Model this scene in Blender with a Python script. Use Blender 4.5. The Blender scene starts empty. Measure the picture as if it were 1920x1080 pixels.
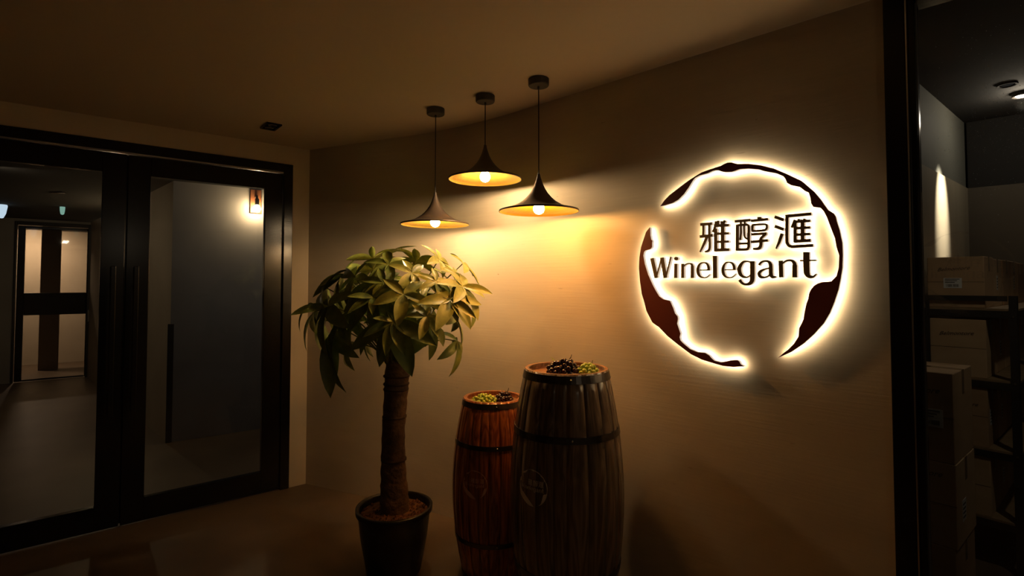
import bpy, bmesh, math, random
from mathutils import Vector, Matrix
R = random.Random(7)
PI = math.pi
sc = bpy.context.scene
COL = sc.collection

# ------------------------------------------------------------------ camera, world, exposure
F, CX, CY, H = 980.0, 960.0, 498.0, 1.62          # focal in px (1920 wide), principal point, eye height
TILT = math.atan(32 / 980)
cam_d = bpy.data.cameras.new('camera'); cam = bpy.data.objects.new('camera', cam_d); COL.objects.link(cam)
cam.location = (0, 0, H); cam.rotation_euler = (PI / 2 + TILT, 0, 0)
cam_d.sensor_width = 36; cam_d.sensor_fit = 'HORIZONTAL'; cam_d.lens = 36 * F / 1920
cam_d.shift_y = -(540 - CY) / 1920; cam_d.clip_start = 0.05
sc.camera = cam
w = bpy.data.worlds.new('night'); sc.world = w; w.use_nodes = True
w.node_tree.nodes['Background'].inputs[0].default_value = (0.25, 0.22, 0.2, 1)
w.node_tree.nodes['Background'].inputs[1].default_value = 0.0
sc.view_settings.view_transform = 'Standard'; sc.view_settings.look = 'None'
sc.view_settings.exposure = 0.0; sc.view_settings.gamma = 1.0; sc.view_settings.use_curve_mapping = False

BULB = 440.0; BULB_COL = (1.0, 0.70, 0.38); BULB_WARM = (1.0, 0.47, 0.12)
LED = 29.0; LED_COL = (1.0, 0.78, 0.48)
SIDE = 0.75
def area(name, loc, aim, size, power, col):
    l = bpy.data.lights.new(name, 'AREA'); l.size = size; l.energy = power; l.color = col
    o = bpy.data.objects.new(name, l); COL.objects.link(o); o.location = loc
    o.rotation_euler = (Vector(aim) - Vector(loc)).to_track_quat('-Z', 'Y').to_euler(); return o
lob = bpy.data.lights.new('lobby_fill', 'POINT'); lob.energy = 4.5; lob.color = (1.0, 0.80, 0.55); lob.shadow_soft_size = 0.04  # unseen fill added behind the viewer to brighten barrels and trunk
lobo = bpy.data.objects.new('lobby_fill', lob); COL.objects.link(lobo); lobo.location = (2.3, -1.9, 2.35)
def spot(name, loc, aim, power, col, ang, blend=0.5, rad=0.03):
    l = bpy.data.lights.new(name, 'SPOT'); l.energy = power; l.color = col; l.spot_size = math.radians(ang)
    l.spot_blend = blend; l.shadow_soft_size = rad
    o = bpy.data.objects.new(name, l); COL.objects.link(o); o.location = loc
    o.rotation_euler = (Vector(aim) - Vector(loc)).to_track_quat('-Z', 'Y').to_euler(); return o

# ------------------------------------------------------------------ picture helpers
def ray(x, y):
    a = (x - CX) / F; b = -(y - CY) / F
    return Vector((a, math.cos(TILT) - b * math.sin(TILT), math.sin(TILT) + b * math.cos(TILT)))
def at_y(x, y, Y):
    r = ray(x, y); k = Y / r.y; return Vector((r.x * k, Y, H + r.z * k))
def on_plane(x, y, P, n):
    r = ray(x, y); k = (P[0] * n[0] + P[1] * n[1]) / (r.x * n[0] + r.y * n[1])
    return Vector((r.x * k, r.y * k, H + r.z * k))

# ------------------------------------------------------------------ materials
def mat(name, col=(0.5, 0.5, 0.5), rough=0.6, metal=0.0, emit=None, es=0.0, spec=0.5, coat=0.0,
        noise=None, bump=0.0, bscale=60, alpha=1.0, trans=0.0, sub=0.0):
    m = bpy.data.materials.new(name); m.use_nodes = True; nt = m.node_tree
    b = nt.nodes['Principled BSDF']
    b.inputs['Base Color'].default_value = (*col, 1); b.inputs['Roughness'].default_value = rough
    b.inputs['Metallic'].default_value = metal; b.inputs['Specular IOR Level'].default_value = spec
    b.inputs['Coat Weight'].default_value = coat; b.inputs['Alpha'].default_value = alpha
    b.inputs['Transmission Weight'].default_value = trans
    if emit: b.inputs['Emission Color'].default_value = (*emit, 1); b.inputs['Emission Strength'].default_value = es
    tc = nt.nodes.new('ShaderNodeTexCoord')
    if noise:
        c2, sx, sy, sz = noise
        mp = nt.nodes.new('ShaderNodeMapping'); mp.inputs['Scale'].default_value = (sx, sy, sz)
        nz = nt.nodes.new('ShaderNodeTexNoise'); nz.inputs['Scale'].default_value = 1; nz.inputs['Detail'].default_value = 6
        mx = nt.nodes.new('ShaderNodeMix'); mx.data_type = 'RGBA'
        mx.inputs['A'].default_value = (*col, 1); mx.inputs['B'].default_value = (*c2, 1)
        rp = nt.nodes.new('ShaderNodeMapRange'); rp.inputs['From Min'].default_value = 0.35; rp.inputs['From Max'].default_value = 0.65
        nt.links.new(tc.outputs['Object'], mp.inputs[0]); nt.links.new(mp.outputs[0], nz.inputs[0])
        nt.links.new(nz.outputs[0], rp.inputs[0]); nt.links.new(rp.outputs[0], mx.inputs['Factor'])
        nt.links.new(mx.outputs['Result'], b.inputs['Base Color'])
    if bump:
        n2 = nt.nodes.new('ShaderNodeTexNoise'); n2.inputs['Scale'].default_value = bscale; n2.inputs['Detail'].default_value = 4
        bp = nt.nodes.new('ShaderNodeBump'); bp.inputs['Strength'].default_value = bump; bp.inputs['Distance'].default_value = 0.01
        nt.links.new(tc.outputs['Object'], n2.inputs[0]); nt.links.new(n2.outputs[0], bp.inputs['Height'])
        nt.links.new(bp.outputs[0], b.inputs['Normal'])
    return m
def emis(name, col, s):
    m = bpy.data.materials.new(name); m.use_nodes = True; nt = m.node_tree; nt.nodes.clear()
    e = nt.nodes.new('ShaderNodeEmission'); e.inputs[0].default_value = (*col, 1); e.inputs[1].default_value = s
    o = nt.nodes.new('ShaderNodeOutputMaterial'); nt.links.new(e.outputs[0], o.inputs[0]); return m
def wall_mat():
    """beige stone-look panel: fine horizontal grain, soft clouds, short dark scratches (UV in metres)"""
    m = bpy.data.materials.new('beige_stone'); m.use_nodes = True; nt = m.node_tree; b = nt.nodes['Principled BSDF']
    L = nt.links.new; uv = nt.nodes.new('ShaderNodeUVMap')
    def nz(scale, det=5, dist=0.0, rot=0.0):
        mp = nt.nodes.new('ShaderNodeMapping'); mp.inputs['Scale'].default_value = scale
        mp.inputs['Rotation'].default_value = (0, 0, rot)
        n = nt.nodes.new('ShaderNodeTexNoise'); n.inputs['Scale'].default_value = 1; n.inputs['Detail'].default_value = det
        n.inputs['Distortion'].default_value = dist
        L(uv.outputs[0], mp.inputs[0]); L(mp.outputs[0], n.inputs[0]); return n
    def mr(src, a, b2, lo=0.0, hi=1.0):
        r = nt.nodes.new('ShaderNodeMapRange'); r.inputs['From Min'].default_value = a; r.inputs['From Max'].default_value = b2
        r.inputs['To Min'].default_value = lo; r.inputs['To Max'].default_value = hi; L(src, r.inputs[0]); return r.outputs[0]
    def mix(f, A, B):
        x = nt.nodes.new('ShaderNodeMix'); x.data_type = 'RGBA'
        L(f, x.inputs['Factor'])
        for k, v in (('A', A), ('B', B)):
            if isinstance(v, tuple): x.inputs[k].default_value = (*v, 1)
            else: L(v, x.inputs[k])
        return x.outputs['Result']
    cloud = mr(nz((1.1, 2.2, 1), 4, 0.6).outputs[0], 0.35, 0.68)
    grain = mr(nz((3.5, 90, 1), 6).outputs[0], 0.3, 0.7)
    c = mix(cloud, (0.50, 0.42, 0.31), (0.62, 0.53, 0.40))
    c2 = mix(grain, (0.47, 0.395, 0.29), c)
    s = nt.nodes.new('ShaderNodeMix'); s.data_type = 'RGBA'; s.inputs['Factor'].default_value = 0.28
    L(c, s.inputs['A']); L(c2, s.inputs['B'])
    scr = mr(nz((9, 95, 1), 2, 0, 0.05).outputs[0], 0.745, 0.79, 0, 0.6)
    c3 = mix(scr, s.outputs['Result'], (0.16, 0.11, 0.07))
    pit = mr(nz((22, 60, 1), 1).outputs[0], 0.80, 0.84, 0, 0.7)
    c4 = mix(pit, c3, (0.2, 0.13, 0.08))
    L(c4, b.inputs['Base Color']); b.inputs['Roughness'].default_value = 0.72; b.inputs['Specular IOR Level'].default_value = 0.25
    bp = nt.nodes.new('ShaderNodeBump'); bp.inputs['Strength'].default_value = 0.12; bp.inputs['Distance'].default_value = 0.002
    L(grain, bp.inputs['Height']); L(bp.outputs[0], b.inputs['Normal']); return m
def wood(name, dark, light, rough=0.28, coat=0.4, rings=9.0, var=0.35):
    """varnished plank; every object gets its own grain offset and tone through Object Info"""
    m = bpy.data.materials.new(name); m.use_nodes = True; nt = m.node_tree; b = nt.nodes['Principled BSDF']; L = nt.links.new
    tc = nt.nodes.new('ShaderNodeTexCoord'); oi = nt.nodes.new('ShaderNodeObjectInfo')
    ad = nt.nodes.new('ShaderNodeVectorMath'); ad.operation = 'ADD'
    ml = nt.nodes.new('ShaderNodeMath'); ml.operation = 'MULTIPLY'; ml.inputs[1].default_value = 37.0
    cb = nt.nodes.new('ShaderNodeCombineXYZ'); L(oi.outputs['Random'], ml.inputs[0])
    for i in range(3): L(ml.outputs[0], cb.inputs[i])
    L(tc.outputs['Object'], ad.inputs[0]); L(cb.outputs[0], ad.inputs[1])
    mp = nt.nodes.new('ShaderNodeMapping'); mp.inputs['Scale'].default_value = (14, 14, 1.1); L(ad.outputs[0], mp.inputs[0])
    n = nt.nodes.new('ShaderNodeTexNoise'); n.inputs['Scale'].default_value = 1.0; n.inputs['Detail'].default_value = 3; n.inputs['Distortion'].default_value = 0.4
    L(mp.outputs[0], n.inputs[0])
    q = nt.nodes.new('ShaderNodeMath'); q.operation = 'MULTIPLY'; q.inputs[1].default_value = rings * 6.283; L(n.outputs[0], q.inputs[0])
    sn = nt.nodes.new('ShaderNodeMath'); sn.operation = 'SINE'; L(q.outputs[0], sn.inputs[0])
    r = nt.nodes.new('ShaderNodeMapRange'); r.inputs['From Min'].default_value = -1; L(sn.outputs[0], r.inputs[0])
    x = nt.nodes.new('ShaderNodeMix'); x.data_type = 'RGBA'; x.inputs['A'].default_value = (*dark, 1); x.inputs['B'].default_value = (*light, 1)
    L(r.outputs[0], x.inputs['Factor'])
    hs = nt.nodes.new('ShaderNodeHueSaturation'); vr = nt.nodes.new('ShaderNodeMapRange')
    vr.inputs['To Min'].default_value = 1 - var; vr.inputs['To Max'].default_value = 1 + var
    L(oi.outputs['Random'], vr.inputs[0]); L(vr.outputs[0], hs.inputs['Value']); L(x.outputs['Result'], hs.inputs['Color'])
    L(hs.outputs[0], b.inputs['Base Color']); b.inputs['Roughness'].default_value = rough; b.inputs['Coat Weight'].default_value = coat
    b.inputs['Coat Roughness'].default_value = 0.18; return m
M = {}
M['stone'] = wall_mat()
M['ceil'] = mat('warm_ceiling', (0.52, 0.43, 0.32), 0.9, spec=0.1)
M['plaster'] = mat('beige_plaster', (0.60, 0.50, 0.36), 0.8, noise=((0.54, 0.45, 0.32), 3, 3, 2))
M['floor'] = mat('brown_concrete_floor', (0.15, 0.105, 0.065), 0.45, noise=((0.11, 0.075, 0.045), 2, 2, 2))
M['grey'] = mat('grey_plaster', (0.42, 0.39, 0.36), 0.8, noise=((0.36, 0.33, 0.3), 2, 2, 2))
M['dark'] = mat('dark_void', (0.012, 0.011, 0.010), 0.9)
M['black'] = mat('black_metal', (0.006, 0.0055, 0.0055), 0.2, spec=0.35)
M['matte'] = mat('matte_black_metal', (0.03, 0.026, 0.022), 0.5)
M['lampblack'] = mat('dark_bronze_shade', (0.07, 0.05, 0.038), 0.45, metal=0.3)
M['gold'] = mat('hammered_gold_leaf', (0.62, 0.36, 0.05), 0.4, metal=0.8, bump=0.3, bscale=40)
M['steel'] = mat('bright_steel', (0.55, 0.53, 0.5), 0.25, metal=1.0)
M['hoop'] = mat('dark_steel_hoop', (0.10, 0.09, 0.085), 0.3, metal=0.9)
M['woodA'] = wood('grey_brown_oak', (0.12, 0.075, 0.045), (0.22, 0.14, 0.085), 0.24, 0.6, 7, 0.22)
M['woodB'] = wood('red_brown_pine', (0.20, 0.045, 0.011), (0.42, 0.13, 0.03), 0.28, 0.5, 8, 0.25)
M['head'] = wood('orange_barrel_head', (0.24, 0.095, 0.03), (0.34, 0.15, 0.05), 0.4, 0.2, 4, 0.12)
M['print'] = mat('pale_print', (0.85, 0.74, 0.64), 0.6)
M['print2'] = mat('faded_print', (0.72, 0.42, 0.30), 0.6)
M['bark'] = mat('brown_bark', (0.17, 0.095, 0.05), 0.85, noise=((0.09, 0.05, 0.028), 18, 18, 30), bump=0.8, bscale=45)
M['barkring'] = mat('dark_bark_scar', (0.07, 0.04, 0.024), 0.9)
M['pot'] = mat('black_glazed_pot', (0.010, 0.009, 0.009), 0.35)
M['soil'] = mat('red_gravel', (0.16, 0.06, 0.03), 0.9, noise=((0.07, 0.03, 0.015), 30, 30, 30))
M['leaf'] = mat('green_leaf', (0.24, 0.29, 0.065), 0.4, noise=((0.15, 0.21, 0.045), 5, 5, 5), spec=0.5)
M['leaf2'] = mat('yellowish_leaf', (0.36, 0.38, 0.09), 0.42, noise=((0.25, 0.28, 0.06), 5, 5, 5), spec=0.5)
M['stalk'] = mat('green_stalk', (0.16, 0.18, 0.04), 0.5)
M['grapeD'] = mat('dark_grape', (0.035, 0.010, 0.012), 0.22, coat=0.3)
M['grapeG'] = mat('green_grape', (0.42, 0.50, 0.06), 0.3, coat=0.2)
M['red'] = mat('dark_red_plate', (0.12, 0.02, 0.013), 0.42)
M['brown'] = mat('dark_brown_plate', (0.11, 0.068, 0.032), 0.5)
M['ledside'] = emis('warm_acrylic_side', (1.0, 0.80, 0.62), SIDE)
M['led'] = emis('warm_led_back', LED_COL, LED)
M['bulb'] = emis('warm_bulb', BULB_COL, BULB)
M['bulb2'] = emis('orange_bulb', BULB_WARM, BULB)
M['glass'] = None
def glass_mat(name, tint, refl=0.06):
    m = bpy.data.materials.new(name); m.use_nodes = True; nt = m.node_tree; nt.nodes.clear()
    t = nt.nodes.new('ShaderNodeBsdfTransparent'); t.inputs[0].default_value = (*tint, 1)
    g = nt.nodes.new('ShaderNodeBsdfGlossy'); g.inputs['Roughness'].default_value = 0.03
    fr = nt.nodes.new('ShaderNodeFresnel'); fr.inputs[0].default_value = 1.5
    mx = nt.nodes.new('ShaderNodeMixShader'); o = nt.nodes.new('ShaderNodeOutputMaterial')
    nt.links.new(fr.outputs[0], mx.inputs[0]); nt.links.new(t.outputs[0], mx.inputs[1]); nt.links.new(g.outputs[0], mx.inputs[2])
    nt.links.new(mx.outputs[0], o.inputs[0]); return m
M['glass'] = glass_mat('clear_glass', (0.82, 0.82, 0.80))
M['card'] = mat('brown_cardboard', (0.52, 0.34, 0.19), 0.8, noise=((0.45, 0.29, 0.16), 4, 4, 12))
M['card2'] = mat('pale_cardboard', (0.62, 0.43, 0.25), 0.8, noise=((0.54, 0.36, 0.20), 4, 4, 12))
M['ink'] = mat('black_ink', (0.03, 0.02, 0.015), 0.7)
M['paper'] = mat('white_paper_label', (0.7, 0.7, 0.68), 0.6)
M['tape'] = mat('clear_brown_tape', (0.42, 0.28, 0.16), 0.15, coat=0.6)
M['shelf'] = mat('wood_board', (0.36, 0.25, 0.14), 0.6, noise=((0.28, 0.19, 0.10), 3, 20, 20))
M['walnut'] = mat('reddish_wood_plate', (0.30, 0.11, 0.04), 0.5, noise=((0.2, 0.07, 0.03), 20, 20, 3))

# ------------------------------------------------------------------ mesh helpers
class MB:
    def __init__(s): s.v = []; s.f = []; s.m = []
    def add(s, vs, fs, mi=0):
        o = len(s.v); s.v += [tuple(v) for v in vs]; s.f += [tuple(i + o for i in f) for f in fs]; s.m += [mi] * len(fs)
    def box(s, P, ex, ey, ez, mi=0):
        """corner P, edge vectors"""
        P = Vector(P); ex = Vector(ex); ey = Vector(ey); ez = Vector(ez)
        vs = [P, P + ex, P + ex + ey, P + ey, P + ez, P + ex + ez, P + ex + ey + ez, P + ey + ez]
        s.add(vs, [(0, 3, 2, 1), (4, 5, 6, 7), (0, 1, 5, 4), (1, 2, 6, 5), (2, 3, 7, 6), (3, 0, 4, 7)], mi)
    def lathe(s, prof, n=32, c=(0, 0, 0), mi=0, a0=0, a1=2 * PI):
        full = abs(a1 - a0 - 2 * PI) < 1e-6; k = n if full else n + 1; vs = []
        for r, z in prof:
            for i in range(k):
                a = a0 + (a1 - a0) * i / n; vs.append((c[0] + r * math.cos(a), c[1] + r * math.sin(a), c[2] + z))
        fs = []
        for j in range(len(prof) - 1):
            for i in range(n):
                i2 = (i + 1) % k; fs.append((j * k + i, j * k + i2, (j + 1) * k + i2, (j + 1) * k + i))
        s.add(vs, fs, mi)
    def tube(s, pts, rad, n=8, mi=0, cap=True):
        pts = [Vector(p) for p in pts]; rr = rad if isinstance(rad, (list, tuple)) else [rad] * len(pts); vs = []
        for i, p in enumerate(pts):
            d = (pts[min(i + 1, len(pts) - 1)] - pts[max(i - 1, 0)]).normalized()
            up = Vector((0, 0, 1)) if abs(d.z) < 0.95 else Vector((1, 0, 0))
            a = d.cross(up).normalized(); b = d.cross(a)
            for k in range(n):
                t = 2 * PI * k / n; vs.append(p + a * math.cos(t) * rr[i] + b * math.sin(t) * rr[i])
        fs = [(i * n + k, i * n + (k + 1) % n, (i + 1) * n + (k + 1) % n, (i + 1) * n + k) for i in range(len(pts) - 1) for k in range(n)]
        if cap: fs += [tuple(range(n)), tuple((len(pts) - 1) * n + k for k in reversed(range(n)))]
        s.add(vs, fs, mi)
    def build(s, name, mats, parent=None, smooth=False, fixn=True):
        me = bpy.data.meshes.new(name); me.from_pydata(s.v, [], s.f)
        for m in (mats if isinstance(mats, (list, tuple)) else [mats]): me.materials.append(m)
        me.polygons.foreach_set('material_index', s.m)
        if fixn:
            bm = bmesh.new(); bm.from_mesh(me); bmesh.ops.recalc_face_normals(bm, faces=bm.faces); bm.to_mesh(me); bm.free()
        if smooth: me.polygons.foreach_set('use_smooth', [True] * len(me.polygons))
        me.update(); return link(name, me, parent)
def link(name, me, parent=None):
    o = bpy.data.objects.new(name, me); COL.objects.link(o)
    if parent is not None: o.parent = parent
    return o
def tag(o, label=None, cat=None, group=None, kind=None):
    if label: o['label'] = label
    if cat: o['category'] = cat
    if group: o['group'] = group
    if kind: o['kind'] = kind
    return o
def thing(name, loc, label, cat, group=None, kind=None, rz=0):
    o = bpy.data.objects.new(name, None); COL.objects.link(o); o.location = loc; o.rotation_euler = (0, 0, rz)
    o.empty_display_size = 0.1; return tag(o, label, cat, group, kind)
def bevel(o, wd=0.003, seg=2):
    m = o.modifiers.new('bevel', 'BEVEL'); m.width = wd; m.segments = seg; m.limit_method = 'ANGLE'; return o
def copy_tree(o, parent=None):
    c = o.copy(); COL.objects.link(c); c.parent = parent
    for ch in list(o.children): copy_tree(ch, c)
    return c

# ------------------------------------------------------------------ plan of the place
ZC = 2.712
C0 = Vector((-1.664, 4.2685, 0))                       # corner of door wall and sign wall
A39 = math.radians(39.5); UL = Vector((-math.cos(A39), -math.sin(A39), 0)); UN = Vector((math.sin(A39), -math.cos(A39), 0))  # along door wall to the left, towards the viewer
W0 = Vector((0.064, 3.272, 0)); AW = math.radians(-44.1); WD = Vector((math.cos(AW), math.sin(AW), 0)); WN = Vector((math.sin(AW), -math.cos(AW), 0)) # along straight part to the right, towards the viewer
def wall_t(px, off=0.0):
    p = on_plane(px, 540, W0 + WN * off, WN); return (p - W0 - WN * off).dot(WD)
curve = [C0]
b0, b1, b2 = Vector((-0.85, 3.8976, 0)), Vector((-0.3448, 3.667, 0)), Vector((0.054, 3.281, 0))
for i in range(17):
    t = i / 16; curve.append(b0 * (1 - t) ** 2 + b1 * 2 * t * (1 - t) + b2 * t * t)
T_END = wall_t(1668); curve.append(W0 + WD * T_END)

# floor, ceilings
def slab(name, poly, z0, z1, m, label, cat):
    n = len(poly); vs = [(p[0], p[1], z0) for p in poly] + [(p[0], p[1], z1) for p in poly]
    fs = [tuple(range(n)), tuple(range(2 * n - 1, n - 1, -1))] + [(i, (i + 1) % n, n + (i + 1) % n, n + i) for i in range(n)]
    b = MB(); b.add(vs, fs); return tag(b.build(name, m), label, cat, kind='structure')
slab('floor', [(-14, -4.2), (7.5, -4.2), (7.5, 13), (-14, 13)], -0.1, 0, M['floor'], 'brown polished concrete floor running under doors and glass', 'floor')
WE = W0 + WD * 5.2
slab('ceiling', [p[:2] for p in curve] + [WE[:2], (3.9, -4.2), (-6.4, -4.2), (C0 + UL * 6.2)[:2]], ZC, ZC + 0.1, M['ceil'],
     'plain beige painted ceiling above the pendant lamps', 'ceiling')

# sign wall, curved then straight, UV in metres
def strip_wall(name, pts, z0, z1, thick_dir, m, label, cat='wall'):
    me = bpy.data.meshes.new(name); n = len(pts); vs = []; out = []
    for i, p in enumerate(pts):
        d = (pts[min(i + 1, n - 1)] - pts[max(i - 1, 0)]).normalized(); nn = Vector((-d.y, d.x, 0)) * thick_dir; out.append(p + nn * 0.1)
    s = [0]
    for i in range(1, n): s.append(s[-1] + (pts[i] - pts[i - 1]).length)
    for row in (pts, out):
        for z in (z0, z1): vs += [(p.x, p.y, z) for p in row]
    fs, uvs = [], []
    for i in range(n - 1):
        fs.append((i, i + 1, n + i + 1, n + i)); uvs += [(s[i], z0), (s[i + 1], z0), (s[i + 1], z1), (s[i], z1)]
        fs.append((2 * n + i, 3 * n + i, 3 * n + i + 1, 2 * n + i + 1)); uvs += [(s[i], z0)] * 4
        fs.append((n + i, n + i + 1, 3 * n + i + 1, 3 * n + i)); uvs += [(0, 0)] * 4
    fs.append((0, n, 3 * n, 2 * n)); fs.append((n - 1, 3 * n - 1, 4 * n - 1, 2 * n - 1)); uvs += [(0, 0), (0, 1), (0.1, 1), (0.1, 0)] * 2
    me.from_pydata(vs, [], fs); me.materials.append(m)
    uvl = me.uv_layers.new(name='UVMap'); k = 0
    for p in me.polygons:
        for li in p.loop_indices: uvl.data[li].uv = uvs[k]; k += 1
    for i, p in enumerate(me.polygons): p.use_smooth = False
    return tag(link(name, me), label, cat, kind='structure')
strip_wall('wall_back', curve, 0, ZC, 1, M['stone'], 'beige stone-look wall with a curved left end carrying the lit round sign')

# door wall pieces  (s along UL, off towards viewer, z)
def dw(s, off=0.0, z=0.0): return C0 + UL * s + UN * off + Vector((0, 0, z))
def dbox(b, s0, s1, o0, o1, z0, z1, mi=0): b.box(dw(s0, o0, z0), UL * (s1 - s0), UN * (o1 - o0), (0, 0, z1 - z0), mi)
b = MB(); dbox(b, 0.0, 0.132, -0.12, 0, 0, ZC); dbox(b, 0.132, 2.276, -0.12, 0, 2.566, ZC); dbox(b, 2.276, 6.2, -0.12, 0, 0, ZC)
tag(b.build('wall_left', M['plaster']), 'beige plaster wall around the black double glass door', 'wall', kind='structure')
door = thing('door_1', dw(1.204), 'black framed double glass door left of the potted tree', 'door', kind='structure')
def pbuild(b, name, m, parent, **k):
    """build with world coordinates, then express relative to parent (identity-rotation parents)"""
    root = parent; off = Vector((0, 0, 0))
    while root is not None: off += root.location; root = root.parent
    b.v = [tuple(Vector(v) - off) for v in b.v]; return b.build(name, m, parent, **k)
b = MB(); dbox(b, 0.132, 0.200, -0.10, 0.012, 0, 2.566); dbox(b, 2.208, 2.276, -0.10, 0.012, 0, 2.566); dbox(b, 0.200, 2.208, -0.10, 0.012, 2.500, 2.566)
bevel(pbuild(b, 'door_frame', M['black'], door), 0.004)
b = MB(); dbox(b, 0.204, 2.204, -0.055, 0.002, 2.489, 2.4995)
tag(pbuild(b, 'header_track', M['steel'], door), 'thin shiny metal strip under the door header')
def leaf(s0, s1, hs, name='door_leaf'):
    b = MB(); g = 0.003; st = 0.131
    dbox(b, s0 + g, s0 + st, -0.055, -0.008, 0.012, 2.486); dbox(b, s1 - st, s1 - g, -0.055, -0.008, 0.012, 2.486)
    dbox(b, s0 + st, s1 - st, -0.055, -0.008, 2.355, 2.486); dbox(b, s0 + st, s1 - st, -0.055, -0.008, 0.012, 0.165)
    L = bevel(pbuild(b, name, M['black'], door), 0.003)
    b = MB(); dbox(b, s0 + st - 0.006, s1 - st + 0.006, -0.037, -0.029, 0.16, 2.36)
    pbuild(b, 'glass_pane', M['glass'], L)
    b = MB(); b.box(dw(hs - 0.014, 0.034, 0.745), UL * 0.028, UN * 0.022, (0, 0, 0.985))
    for z in (0.86, 1.6): b.tube([dw(hs, -0.012, z), dw(hs, 0.038, z)], 0.009)
    bevel(pbuild(b, 'pull_handle', M['black'], L), 0.003)
b = MB(); dbox(b, 1.190, 1.218, -0.07, -0.0555, 0.012, 2.486); pbuild(b, 'gap_light_stop', M['black'], door)  # added strip, stops back light showing through the gap between the leaves
leaf(0.203, 1.2025, 1.145); leaf(1.2055, 2.205, 1.268)

# ------------------------------------------------------------------ corridor behind the door
CC = Vector((-3.485, 5.350, 0)); ca = math.radians(36.2); CD = Vector((math.cos(ca), math.sin(ca), 0)); CN = Vector((math.sin(ca), -math.cos(ca), 0))
SD = Vector((-0.719, 0.695, 0)); SDN = Vector((-0.695, -0.719, 0))
FW = Vector((-7.32, 9.057, 0)); FD = Vector((-0.790, -0.613, 0)); FN = Vector((0.613, -0.790, 0))
b = MB(); b.box(CC, CD * 3.2, -CN * 0.12, (0, 0, 2.668))
tag(b.build('wall_corridor', M['grey']), 'grey corridor wall with a bare bulb sconce behind the door glass', 'wall', kind='structure')
ln = (FW - CC).length; sdv = (FW - CC).normalized(); sdn = Vector((-sdv.y, sdv.x, 0)); 
b = MB(); b.box(CC - CN * 0.12 * 0 + sdv * 0.0, sdv * ln, -sdn * 0.12, (0, 0, 2.668))
tag(b.build('wall_corridor_side', M['plaster']), 'tan corridor side wall receding to the far door', 'wall', kind='structure')
def fp(s, off=0, z=0): return FW + FD * s + FN * off + Vector((0, 0, z))
def fbox(b, s0, s1, o0, o1, z0, z1, mi=0): b.box(fp(s0, o0, z0), FD * (s1 - s0), FN * (o1 - o0), (0, 0, z1 - z0), mi)
def fs(px, py=560):
    p = on_plane(px, py, FW, FN); return (p - FW).dot(FD), p.z
fd0, fd1 = 0.03, fs(24)[0]; fz1 = fs(100, 418)[1]
b = MB(); fbox(b, fd1, fd1 + 4.0, -0.12, 0, 0, 2.668); fbox(b, 0, fd1, -0.12, 0, fz1, 2.668)
tag(b.build('wall_corridor_end', M['grey']), 'grey end wall of the corridor around the far glazed door', 'wall', kind='structure')
d2 = thing('door_2', fp((fd0 + fd1) / 2), 'far black door with two lit glass panes seen through left glass', 'door', kind='structure')
pl, pr = fs(44)[0], fs(161)[0]; zt = fs(100, 431)[1]; zm1 = fs(100, 549)[1]; zm0 = fs(100, 590)[1]; zb = fs(100, 708)[1]
b = MB(); fbox(b, fd0, pr - 0.10, -0.1, 0.03, 0, fz1); fbox(b, pl + 0.10, fd1, -0.1, 0.03, 0, fz1); fbox(b, pr - 0.1, pl + 0.1, -0.1, 0.03, fz1 - 0.06, fz1)
bevel(pbuild(b, 'door_frame', M['matte'], d2), 0.01)
b = MB(); fbox(b, pr - 0.09, pr, -0.06, 0, 0.01, fz1 - 0.07); fbox(b, pl, pl + 0.09, -0.06, 0, 0.01, fz1 - 0.07)
for z0, z1 in ((0.01, zb), (zm0, zm1), (zt, fz1 - 0.07)): fbox(b, pr, pl, -0.06, 0, z0, z1)
dl = bevel(pbuild(b, 'door_leaf', M['black'], d2), 0.008)
for z0, z1 in ((zb, zm0), (zm1, zt)):
    b = MB(); fbox(b, pr, pl, -0.035, -0.025, z0, z1); pbuild(b, 'glass_pane', M['glass'], dl)
b = MB(); fbox(b, pr - 0.055, pr - 0.03, 0.0, 0.05, 0.95, 1.15); pbuild(b, 'lever_handle', M['steel'], dl)
# room beyond the far door
b = MB(); fbox(b, -1.5, 4.5, -2.5, -2.38, 0, 2.668); fbox(b, -1.5, -1.4, -2.38, -0.12, 0, 2.668); fbox(b, 4.4, 4.5, -2.38, -0.12, 0, 2.668)
tag(b.build('wall_far_room', M['plaster']), 'lit tan wall of the room beyond the far door', 'wall', kind='structure')
p = on_plane(92, 560, FW - FN * 1.35, FN); s0 = (p - FW).dot(FD)
b = MB(); fbox(b, s0 - 0.15, s0 + 0.13, -1.46, -1.35, 0, 2.668)
bevel(tag(b.build('wall_column', mat('brown_column', (0.14, 0.09, 0.05), 0.7)), 'dark brown square column inside the room behind the far door', 'column', kind='structure'), 0.01)
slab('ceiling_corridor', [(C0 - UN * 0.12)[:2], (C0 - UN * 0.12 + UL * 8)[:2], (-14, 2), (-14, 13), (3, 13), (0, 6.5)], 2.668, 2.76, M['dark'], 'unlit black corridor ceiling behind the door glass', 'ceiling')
area('far_room_light', tuple(fp(0.95, -1.60, 2.662)), tuple(fp(1.0, -2.2, 0.3)), 0.10, 60.0, (1.0, 0.70, 0.50))
area('corridor_light', (-4.6, 4.6, 2.62), (-4.9, 6.0, 0), 0.12, 3, (1.0, 0.78, 0.55))
area('corridor_cool_fill', (-1.6, 5.0, 2.4), (-2.6, 5.9, 1.9), 0.5, 1.3, (0.88, 0.92, 1.0))  # added cool fill that lifts the grey corridor wall, no fitting

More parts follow.
